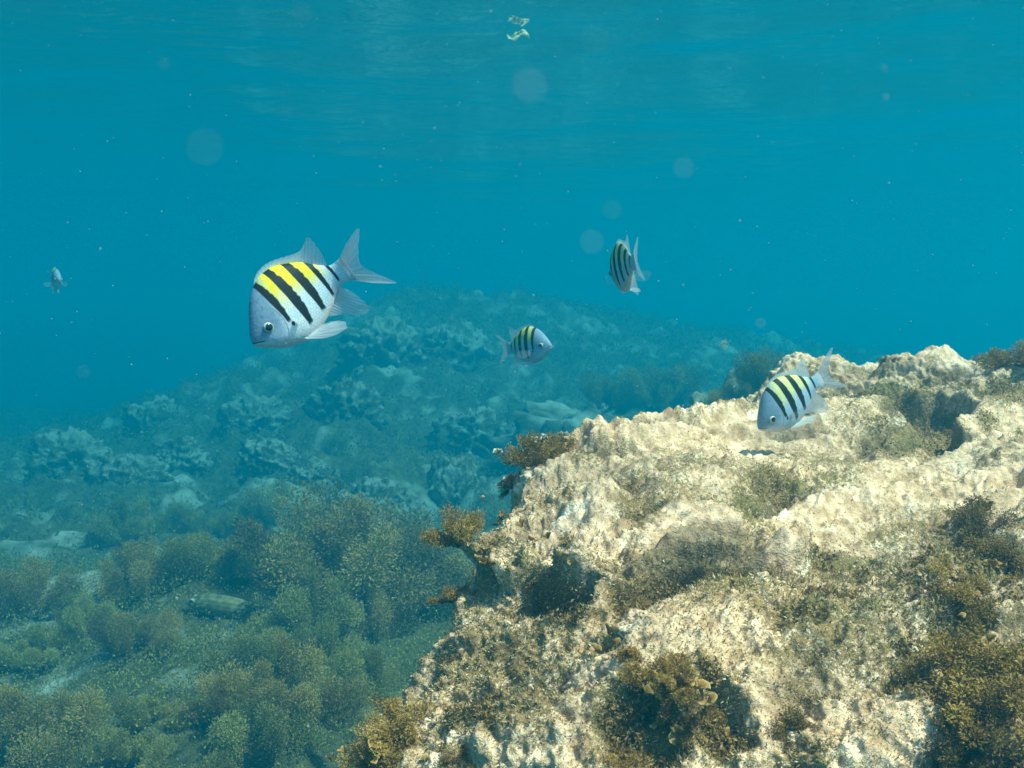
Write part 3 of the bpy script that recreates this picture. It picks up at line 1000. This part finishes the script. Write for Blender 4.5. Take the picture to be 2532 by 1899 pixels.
def sergeant_colour(s, z, y, seed, yel=1.0, flank_tone=SILVER):
    top, bot = itp(s, TOP), itp(s, BOT)
    h = (z - bot) / (top - bot + 1e-6)
    P = np.stack([s * 9, z * 9, y * 0 + seed], -1)
    n = noise(P, 1.0, seed)
    nf = noise(P, 3.4, seed + 1)
    col = np.ones(s.shape + (3,)) * np.asarray(flank_tone)
    yl = sstep(.41, .80, h + .10 * n) * sstep(.24, .30, s) * sstep(.88, .74, s) * yel
    col = col * (1 - yl[..., None]) + YELLOW * yl[..., None]
    # rows of scales, their rear edges a little darker
    ru = s / .026
    rv = z / .022
    row = np.floor(rv)
    fx = (ru + .5 * (row % 2)) % 1 - .5
    fy = rv - row - .5
    edge = sstep(.36, .56, np.hypot(fx * 1.05 - .08, fy)) * sstep(.30, .36, s)
    col = col * (1 - .26 * edge[..., None])
    # bluish grey head and forehead
    hd = sstep(.34, .22, s + 0.16 * (z + .05) * -1 + .01 * n)
    headc = np.array([.19, .28, .36]) * sstep(-.1, .5, h)[..., None] + np.array([.58, .62, .66]) * (1 - sstep(.05, .5, h))[..., None]
    col = col * (1 - hd[..., None]) + headc * hd[..., None]
    # pale belly, with warm light bounced off the sand put into its colour
    bl = sstep(.24, .02, h + .05 * n)
    col = col * (1 - .6 * bl[..., None]) + np.array([.66, .56, .48]) * .6 * bl[..., None]
    # bars, bowed backward at mid height, ragged along the scale rows
    for c, w, lo in zip(BAR_C, BAR_W, BAR_LO):
        cen = c + .018 * (1 - (z / .28) ** 2) - .008 + (.004 * nf)
        wid = w * (0.55 + 0.45 * sstep(lo, lo + .22, z)) * (1 - .22 * sstep(.16, .30, z)) * (1 + .12 * nf)
        b = sstep(wid + .006, wid - .004, np.abs(s - cen)) * sstep(lo - .012, lo + .02, z + .012 * nf)
        col = col * (1 - b[..., None]) + np.array([.012, .012, .013]) * b[..., None]
    pk = sstep(.95, 1.05, s)[..., None]
    col = col * (1 - pk) + np.array([.52, .50, .50]) * pk
    # mouth line and pectoral spot
    mouth = sstep(.007, .002, np.abs(z - (-.046 - .50 * s))) * sstep(.085, .07, s)
    col = col * (1 - .85 * mouth[..., None]) + np.array([.03, .035, .045]) * .85 * mouth[..., None]
    lip = sstep(.022, .008, np.abs(z + .066 + .50 * s)) * sstep(.09, .05, s)
    col = col * (1 - .4 * lip[..., None]) + np.array([.45, .38, .36]) * .4 * lip[..., None]
    sp = sstep(.020, .010, np.hypot(s - .325, (z + .105) * .8))
    col = col * (1 - sp[..., None]) + np.array([.012, .012, .014]) * sp[..., None]
    gill = sstep(.006, .001, np.abs(np.hypot((s - .10) * 1.0, (z + .02) * .82) - .185)) * sstep(.2, .24, s) * sstep(.12, .05, z) * sstep(-.2, -.12, z)
    col = col * (1 - .55 * gill[..., None])
    spk = sstep(.25, .6, noise(P, 7.5, seed + 5)) * sstep(.36, .30, s) * sstep(.3, .6, h)
    col = col * (1 - .25 * spk[..., None])
    return col


def fish_pose(px, py, d, heading, yaw, tilt, roll=0.0):
    """heading -1 faces left / +1 right; yaw>0 brings the nose to the camera; tilt>0 dips the nose; degrees"""
    yw, tl, rl = math.radians(yaw), math.radians(tilt), math.radians(roll)
    f = Vector((heading * math.cos(yw), -math.sin(yw), 0))
    u = Vector((0, 0, 1))
    ry = Matrix.Rotation(tl * heading, 3, 'Y')
    f, u = ry @ f, ry @ u
    u = Matrix.Rotation(rl, 3, f) @ u
    l = u.cross(f)
    fw, lw, uw = (Vector(from_cam(*v)) for v in (f, l, u))
    M = Matrix((fw, lw, uw)).transposed().to_4x4()
    M.translation = Vector(at(px, py, d))
    return M


def fin_sheet(root, tip, nray, seed, thick, colf, opa, rib=.6, ragged=0.02, solid=0.0):
    """fin membrane between a root curve and a tip curve (lists of xyz), with ribs standing out as real relief"""
    nu, nv = nray * 6 + 1, 12
    u = np.linspace(0, 1, nu)
    A = np.stack([np.interp(u, np.linspace(0, 1, len(root)), np.array(root)[:, i]) for i in range(3)], -1)
    tp = np.array(tip, float)
    B = catmull(tp, 40)
    tt = np.linspace(0, 1, len(B))
    B = np.stack([np.interp(u, tt, B[:, i]) for i in range(3)], -1)
    v = np.linspace(0, 1, nv)[:, None, None]
    ph = np.cos(u * nray * 2 * math.pi)
    B = B + (B - A) * (ragged * ph)[:, None]
    G = A[None] * (1 - v) + B[None] * v
    N = normals_of(G)
    gr = np.random.default_rng(seed + nray)
    ribh = np.clip(ph, 0, 1)[None, :] ** 2 * np.interp(u * nray, np.arange(nray + 1), .35 + .65 * gr.random(nray + 1))[None, :]
    t = thick * (0.35 + ribh) * (1 - .8 * v[..., 0])
    V = np.concatenate([(G + N * t[..., None]).reshape(-1, 3), (G - N * t[..., None]).reshape(-1, 3)])
    q = grid_faces(nv, nu)
    n = nu * nv
    col = colf(u[None, :, None] + v * 0, v + 0 * u[None, :, None])
    op = np.clip(opa * (1 - rib + rib * 1.5 * ribh) * (1 + solid * sstep(.85, .3, v[..., 0]) * (u[None, :] < .66)) * (1 - .55 * v[..., 0]) + .45 * sstep(.35, 0, v[..., 0]), 0.03, 1)
    return V, np.concatenate([q, q[:, ::-1] + n]), np.concatenate([col.reshape(-1, 3)] * 2), np.concatenate([op.ravel()] * 2)


def sergeant(name, label, pose, SL, bend=0.0, seed=1, yel=1.0, pec=(55, 55), pelv=35, finop=0.62, tailup=0.0, flank_tone=SILVER):
    root = bpy.data.objects.new(name, None)
    root.empty_display_size = 0.02
    COL.objects.link(root)
    tag(root, label, "fish", "striped fish swimming around the rock")
    root.matrix_world = pose

    def place(s, y, z):
        """straight fish coordinates -> bent body, metres; x ahead"""
        s, y, z = (np.asarray(a, float) for a in (s, y, z))
        k = np.clip(s - .45, 0, None)
        s = s - .30 * np.clip(s - .70, 0, .32)
        return np.stack([(.5 - s) * SL + abs(bend) * .35 * k ** 3 * SL, (y + bend * k ** 2) * SL, (z + tailup * k ** 2) * SL], -1)

    # body
    ns, na = 420, 260
    s = (1 - np.cos(np.linspace(0, 1, ns) * math.pi * .5)) ** .9
    s = s / s[-1] * 1.07
    a = np.linspace(0, 2 * math.pi, na, endpoint=False)
    Sg, Ag = np.meshgrid(s, a, indexing='ij')
    top, bot, wid = itp(Sg, TOP), itp(Sg, BOT), itp(Sg, WID)
    ca, sa = np.cos(Ag), np.sin(Ag)
    zz = (top + bot) / 2 + (top - bot) / 2 * np.sign(ca) * np.abs(ca) ** .96
    yy = wid * np.sign(sa) * np.abs(sa) ** 1.12
    # mouth groove and swollen lips
    gro = sstep(.010, .0, np.abs(zz - (-.046 - .50 * Sg))) * sstep(.085, .06, Sg)
    yy = yy * (1 - .22 * gro)
    body = place(Sg, yy, zz)
    col = sergeant_colour(Sg, zz, yy, seed, yel, flank_tone)
    Vb = body.reshape(-1, 3)
    caps = [np.array([list(range(na))[::-1]])]
    flat = np.stack([Sg, zz, 0 * Sg], -1).reshape(-1, 3)
    caps.append(np.array([[(ns - 1) * na + i for i in range(na)]]))
    me = mesh_data("body", Vb, [grid_faces(ns, na, True)[:, ::-1]] + [c[:, ::-1] for c in caps], True,
                   {"pattern": col.reshape(-1, 3), "flat": flat}, [M_FISH])
    obj("body", me, root)

    grey = np.array([.72, .77, .79])
    pink = np.array([.72, .58, .53])

    def fincol(baseyel=0.0, warm=0.3):
        def f(u, v):
            c = grey * (1 - warm * (1 - v)) + pink * (warm * (1 - v))
            yv = baseyel * sstep(.55, .0, v) * sstep(.72, .5, u)
            return c * (1 - yv) + YELLOW * yv
        return f

    def add_fin(nm, r, t, nray, thick, colf, opa, rib=.5, rag=.02, par=root, solid=0.0, zs=1.0):
        R_ = place(*np.array(r).T)
        T_ = place(*(np.array(t) * np.array([1, 1, zs])).T)
        V, Fq, Cc, Op = fin_sheet(R_, T_, nray, seed, thick * SL, colf, opa, rib, rag, solid)
        return obj(nm, mesh_data(nm, V, Fq, True, {"pattern": Cc, "opacity": Op}, [M_FIN]), par)

    us = np.linspace(.27, .885, 14)
    rt = [(q, 0, float(itp(np.array(q), TOP)) - .012) for q in us]
    tipz = [(.275, .0, .255), (.32, 0, .308), (.38, 0, .336), (.45, 0, .346), (.52, 0, .338), (.60, 0, .315), (.68, 0, .290), (.76, 0, .285), (.84, 0, .315), (.92, 0, .345), (.94, 0, .27), (.93, 0, .18), (.91, 0, .125)]
    add_fin("dorsal_fin", rt, tipz, 22, .004, fincol(.9, .1), finop * 1.05, .25, .02, solid=.6, zs=1.06)
    us = np.linspace(.60, .87, 9)
    rt = [(q, 0, float(itp(np.array(q), BOT)) + .012) for q in us]
    add_fin("anal_fin", rt, [(.615, 0, -.245), (.70, 0, -.285), (.80, 0, -.335), (.90, 0, -.365), (.985, 0, -.345), (.985, 0, -.265), (.95, 0, -.18), (.90, 0, -.12)], 13, .004, fincol(0, .5), finop, .25, .012, zs=1.05)
    rt = [(1.0, 0, z) for z in np.linspace(.078, -.076, 9)]
    add_fin("tail_fin", rt, [(1.03, 0, .095), (1.15, 0, .18), (1.29, 0, .255), (1.335, 0, .255), (1.225, 0, .115), (1.165, 0, .0), (1.215, 0, -.11), (1.315, 0, -.24), (1.275, 0, -.24), (1.14, 0, -.175), (1.03, 0, -.095)], 17, .0045, fincol(0, .75), finop * 1.1, .25, .012)
    for sd, ang in ((1, pec[0]), (-1, pec[1])):
        a = math.radians(ang)
        ca, sa = math.cos(a), math.sin(a)
        w = .100
        rt = [(.335, sd * w, -.085), (.345, sd * w, -.105), (.352, sd * w, -.130)]
        tp = []
        for (dl, dz) in ((.05, .03), (.22, .035), (.275, -.01), (.25, -.06), (.18, -.10), (.06, -.07)):
            tp.append((.34 + dl * ca, sd * (w + dl * sa), -.105 + dz))
        add_fin("pectoral_fin", rt, tp, 11, .003, fincol(0, .5), finop * (.32 if sd > 0 else .6), .6)
    for sd in (1, -1):
        a = math.radians(pelv)
        rt = [(.33, sd * .045, -.252), (.36, sd * .045, -.26), (.40, sd * .04, -.262)]
        dn, bk = math.sin(a), math.cos(a)
        tp = [(.345, sd * .055, -.275), (.38 + .12 * bk, sd * .085, -.275 - .20 * dn), (.38 + .29 * bk, sd * .10, -.270 - .26 * dn), (.42 + .25 * bk, sd * .085, -.262 - .13 * dn), (.45 + .08 * bk, sd * .05, -.255 - .02 * dn)]
        add_fin("pelvic_fin", rt, tp, 6, .004, fincol(0, .15), min(1, finop * 1.35), .3)
    # eyes
    for sd in (1, -1):
        es, ez = .160, -.012
        ew = float(itp(np.array(es), WID))
        t0, b0 = float(itp(np.array(es), TOP)), float(itp(np.array(es), BOT))
        ce = (ez - (t0 + b0) / 2) / ((t0 - b0) / 2)
        yv = ew * math.sqrt(max(0, 1 - ce * ce)) ** 1.12
        c = place(es, sd * (yv - .012), ez)
        th = np.linspace(0, math.pi, 40)
        ph = np.linspace(0, 2 * math.pi, 32, endpoint=False)
        T, Ph = np.meshgrid(th, ph, indexing='ij')
        Rr = .043 * SL
        # pole looks sideways
        V = np.stack([Rr * np.sin(T) * np.cos(Ph), sd * (.72 * Rr * np.cos(T)), Rr * np.sin(T) * np.sin(Ph)], -1) + c
        ang = T / math.pi * 180
        e = np.ones(T.shape + (3,)) * np.array([.40, .47, .51])
        e = np.where((ang > 74)[..., None], np.array([.16, .20, .25]), e)
        e = np.where((ang < 60)[..., None], np.array([.46, .42, .25]), e)
        e = np.where((ang < 46)[..., None], np.array([.06, .08, .11]), e)
        e = np.where((ang < 38)[..., None], np.array([.006, .007, .010]), e)
        fc = grid_faces(40, 32, True)
        obj("eye", mesh_data("eye", V.reshape(-1, 3), fc if sd > 0 else fc[:, ::-1], True, {"pattern": e.reshape(-1, 3)}, [M_EYE]), root)
    return root


sergeant("sergeant_major", "large yellow and black striped fish diving to the left in open water, nearest of all",
         fish_pose(738, 740, 1.00, -1, 19, 42.5, -19), .1215, bend=.44, seed=11, yel=1.0, pec=(85, 105), pelv=28, finop=.72, tailup=-.11)
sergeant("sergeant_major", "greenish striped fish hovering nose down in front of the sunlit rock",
         fish_pose(1953, 990, 1.42, -1, 14, 34, -20), .120, bend=.10, seed=23, flank_tone=(.34, .46, .55), yel=.6, pec=(20, 40), pelv=12, finop=.9)  # flank colour darkened to imitate the dimmer light on this fish
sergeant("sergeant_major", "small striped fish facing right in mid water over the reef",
         fish_pose(1304, 856, 2.25, 1, 36, -5, 2), .126, bend=.12, seed=37, flank_tone=(.42, .52, .60), yel=.8, pec=(20, 40), pelv=16, finop=.5)  # darker flank colour paints in its shaded side
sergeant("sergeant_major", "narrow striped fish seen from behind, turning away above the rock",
         fish_pose(1544, 662, 1.75, -1, -81, 10, 0), .134, bend=-.02, seed=41, flank_tone=(.46, .53, .57), yel=.6, pec=(40, 60), pelv=14, finop=.38)  # flank darkened in colour for the weak light it gets
sergeant("sergeant_major", "faint pale fish far off at the left edge of the blue water",
         fish_pose(136, 692, 4.5, 1, 52, 0, 4), .150, bend=.1, seed=53, yel=.5, pec=(60, 60), pelv=25, finop=.6)


def grey_fish():
    """slender grey fish resting among the algae, snout to the left"""
    top = [(0, .0), (.03, .03), (.1, .07), (.25, .115), (.45, .13), (.65, .11), (.85, .06), (1, .045)]
    bot = [(0, -.02), (.03, -.045), (.1, -.075), (.25, -.105), (.45, -.115), (.65, -.095), (.85, -.05), (1, -.045)]
    wid = [(0, .015), (.03, .035), (.1, .06), (.25, .085), (.45, .09), (.65, .07), (.85, .03), (1, .012)]
    p = on_bed(575, 1530)
    SL = .36
    root = thing("grey_fish", (p[0], p[1], p[2] + .035), "slender dull grey fish resting among the brown algae, snout to the left", "fish")
    root.rotation_euler = (math.radians(-8), math.radians(-8), math.radians(176))
    s = np.linspace(0, 1, 90) ** 1.3
    a = np.linspace(0, 2 * math.pi, 60, endpoint=False)
    Sg, Ag = np.meshgrid(s, a, indexing='ij')
    t, b, w = itp(Sg, top), itp(Sg, bot), itp(Sg, wid)
    V = np.stack([(.5 - Sg) * SL, w * np.sin(Ag) * SL, ((t + b) / 2 + (t - b) / 2 * np.cos(Ag)) * SL], -1)
    h = (np.cos(Ag) + 1) / 2
    n = noise(V, 60, 5)
    col = np.array([.19, .175, .085]) * (1.2 - .3 * h)[..., None] * (1 + .7 * n)[..., None]
    st = .5 + .5 * np.sin(h * 38)
    col = col * (.75 + .4 * st)[..., None]
    lip = sstep(.05, .02, Sg)[..., None]
    col = col * (1 - lip) + np.array([.32, .33, .3]) * lip
    obj("body", mesh_data("body", V.reshape(-1, 3), [grid_faces(90, 60, True)[:, ::-1], np.array([list(range(60))])], True,
                          {"pattern": col.reshape(-1, 3), "flat": np.stack([Sg, h, h * 0], -1).reshape(-1, 3)}, [M_FISH]), root)

    def cf(u, v):
        return np.array([.13, .15, .14]) * (1 + 0 * u * v)

    def fin(nm, r, tp, nr, op=.9):
        V, Fq, Cc, Op = fin_sheet(np.array(r) * SL, np.array(tp) * SL, nr, 1, .002, cf, op, .2)
        obj(nm, mesh_data(nm, V, Fq, True, {"pattern": Cc, "opacity": Op}, [M_FIN]), root)
    fin("dorsal_fin", [(.2, 0, .11), (0, 0, .122), (-.2, 0, .09)], [(.19, 0, .12), (.1, 0, .17), (-.05, 0, .18), (-.2, 0, .16), (-.26, 0, .09)], 14)
    fin("tail_fin", [(-.49, 0, .045), (-.49, 0, 0), (-.49, 0, -.045)], [(-.5, 0, .06), (-.66, 0, .15), (-.68, 0, .12), (-.61, 0, 0), (-.68, 0, -.12), (-.66, 0, -.15), (-.5, 0, -.06)], 12)
    fin("pectoral_fin", [(.22, .08, -.02), (.22, .085, -.05)], [(.2, .1, 0), (.08, .16, .0), (.06, .17, -.06), (.19, .1, -.06)], 7)
    for sd in (1, -1):
        th, ph = np.linspace(0, math.pi, 20), np.linspace(0, 2 * math.pi, 16, endpoint=False)
        T, Ph = np.meshgrid(th, ph, indexing='ij')
        V = .010 * np.stack([np.sin(T) * np.cos(Ph), sd * np.cos(T), np.sin(T) * np.sin(Ph)], -1) + np.array([.41 * SL, sd * .052 * SL, .035 * SL])
        e = np.where((T < .7)[..., None], np.array([.01, .01, .01]), np.array([.4, .4, .3]))
        fc = grid_faces(20, 16, True)
        obj("eye", mesh_data("eye", V.reshape(-1, 3), fc if sd > 0 else fc[:, ::-1], True, {"pattern": e.reshape(-1, 3)}, [M_EYE]), root)


grey_fish()


# ------------------------------------------------------------------ drifting bits
def scrap(name, label, p, size, col, seed, n=60, flat=0.35, cat="debris"):
    g = np.random.default_rng(seed)
    a = g.random(n) * 6.28
    r = size * (0.55 + .45 * g.random(n))
    P = np.stack([np.cos(a) * r, g.normal(size=n) * size * .3, np.sin(a) * r * flat], -1)
    Dr = g.normal(size=(n, 3))
    Dr /= np.linalg.norm(Dr, axis=1)[:, None]
    V, Fq, Cv = leaves_mesh(P, Dr, size * (.3 + .5 * g.random(n)), size * .1 * np.ones(n), np.asarray(col) * (.5 + .7 * g.random((n, 1))))
    o = obj(name, mesh_data(name, V, Fq, False, {"pattern": Cv}, [M_LEAF]))
    o.location = p
    return tag(o, label, cat)


scrap("algae_scrap", "tiny ragged yellow algae scrap drifting above the rock, left of the fish", at(1791, 852, 1.7), .007, (.62, .5, .24), 71, 46, 1.0)
scrap("algae_flake", "tiny pale flake drifting just under the ragged yellow scrap", at(1808, 869, 1.7), .0035, (.85, .8, .7), 72, 10, .3)


def glint_sheet(label, px, py, L, seed, wob):  # pale curled sheet added to stand in for a glint on the water
    p = at(px, py, 1.0)
    d = (SURFACE_Z - 0.045) / p[2]
    p = p * d
    g = np.random.default_rng(seed)
    nu, nv = 40, 14
    u = np.linspace(0, 1, nu)
    v = np.linspace(-1, 1, nv)
    U, Vv = np.meshgrid(u, v, indexing='ij')
    w = .28 * np.sin(np.clip(U * 1.05, 0, 1) * math.pi) ** .7 * (1 + .25 * np.sin(U * 17 + seed))
    Xp = (U - .5) * L
    Yp = Vv * w * L * .7
    Zp = L * wob * (.5 * Vv ** 2 + .35 * np.sin(U * 7 + seed) + .15 * np.sin(U * 13 + Vv * 3)) * .5
    G = np.stack([Xp, Yp, Zp], -1)
    N = normals_of(G)
    V = np.concatenate([(G + N * .0012).reshape(-1, 3), (G - N * .0012).reshape(-1, 3)])
    q = grid_faces(nu, nv)
    c = np.array([.95, .92, .62]) * (0.8 + .2 * np.cos(Vv * 6))[..., None]
    o = obj("glint_sheet", mesh_data("glint_sheet", V, np.concatenate([q, q[:, ::-1] + nu * nv]), True, {"pattern": np.concatenate([c.reshape(-1, 3)] * 2)}, [M_GLINT]))
    o.location = p
    o.rotation_euler = (math.radians(48), 0, math.radians(g.uniform(-15, 15)))
    tag(o, label, "leaf")


glint_sheet("bright yellow-white glint at the water surface, modelled as a curled sheet", 1282, 92, .12, 3, .7)

def specks():
    """suspended specks: octahedra of half a millimetre, some a few centimetres from the lens"""
    g = np.random.default_rng(9)
    n = 1500
    y = .35 + 3.6 * g.random(n) ** 1.3
    P = np.stack([g.uniform(-.62, .62, n) * y, y, g.uniform(-.45, .45, n) * y], -1)
    r = .00024 + .0004 * g.random(n) ** 3
    r *= np.clip(y, .6, 2.2)
    near = [(1307, 215, .040, .00027), (1690, 417, .062, .00022), (1462, 600, .055, .00021), (1513, 520, .066, .00017), (745, 33, .066, .00019),
            (505, 365, .036, .00014), (1470, 97, .048, .00013), (206, 920, .09, .00014), (462, 958, .10, .00017), (1135, 1140, .11, .00016),
            (405, 157, .10, .0002), (1880, 800, .12, .00025), (700, 215, .09, .0001), (705, 285, .085, .0001), (2190, 240, .16, .0003), (2185, 168, .16, .0003), (730, 1000, .10, .00012), (1560, 290, .13, .00014)]
    P = np.concatenate([P, np.array([at(a, b, c) for a, b, c, _ in near])])
    r = np.concatenate([r, np.array([q[3] * .74 for q in near])])
    n = len(P)
    O = np.array([(1, 0, 0), (-1, 0, 0), (0, 1, 0), (0, -1, 0), (0, 0, 1), (0, 0, -1)], float)
    Fo = np.array([(0, 2, 4), (2, 1, 4), (1, 3, 4), (3, 0, 4), (2, 0, 5), (1, 2, 5), (3, 1, 5), (0, 3, 5)])
    st = 1 + .6 * g.random((n, 1, 3))
    st[-len(near):] = 1.15
    V = (P[:, None] + O[None] * r[:, None, None] * st).reshape(-1, 3)
    Fc = (Fo[None] + 6 * np.arange(n)[:, None, None]).reshape(-1, 3)
    c = np.array([.50, .60, .62]) * (.5 + .4 * g.random((n, 1)))
    o = obj("drifting_specks", mesh_data("drifting_specks", V, Fc, True, {"pattern": np.repeat(c, 6, 0)}, [M_SPECK]))
    tag(o, "tiny white specks drifting all through the water", "specks", None, "stuff")


specks()
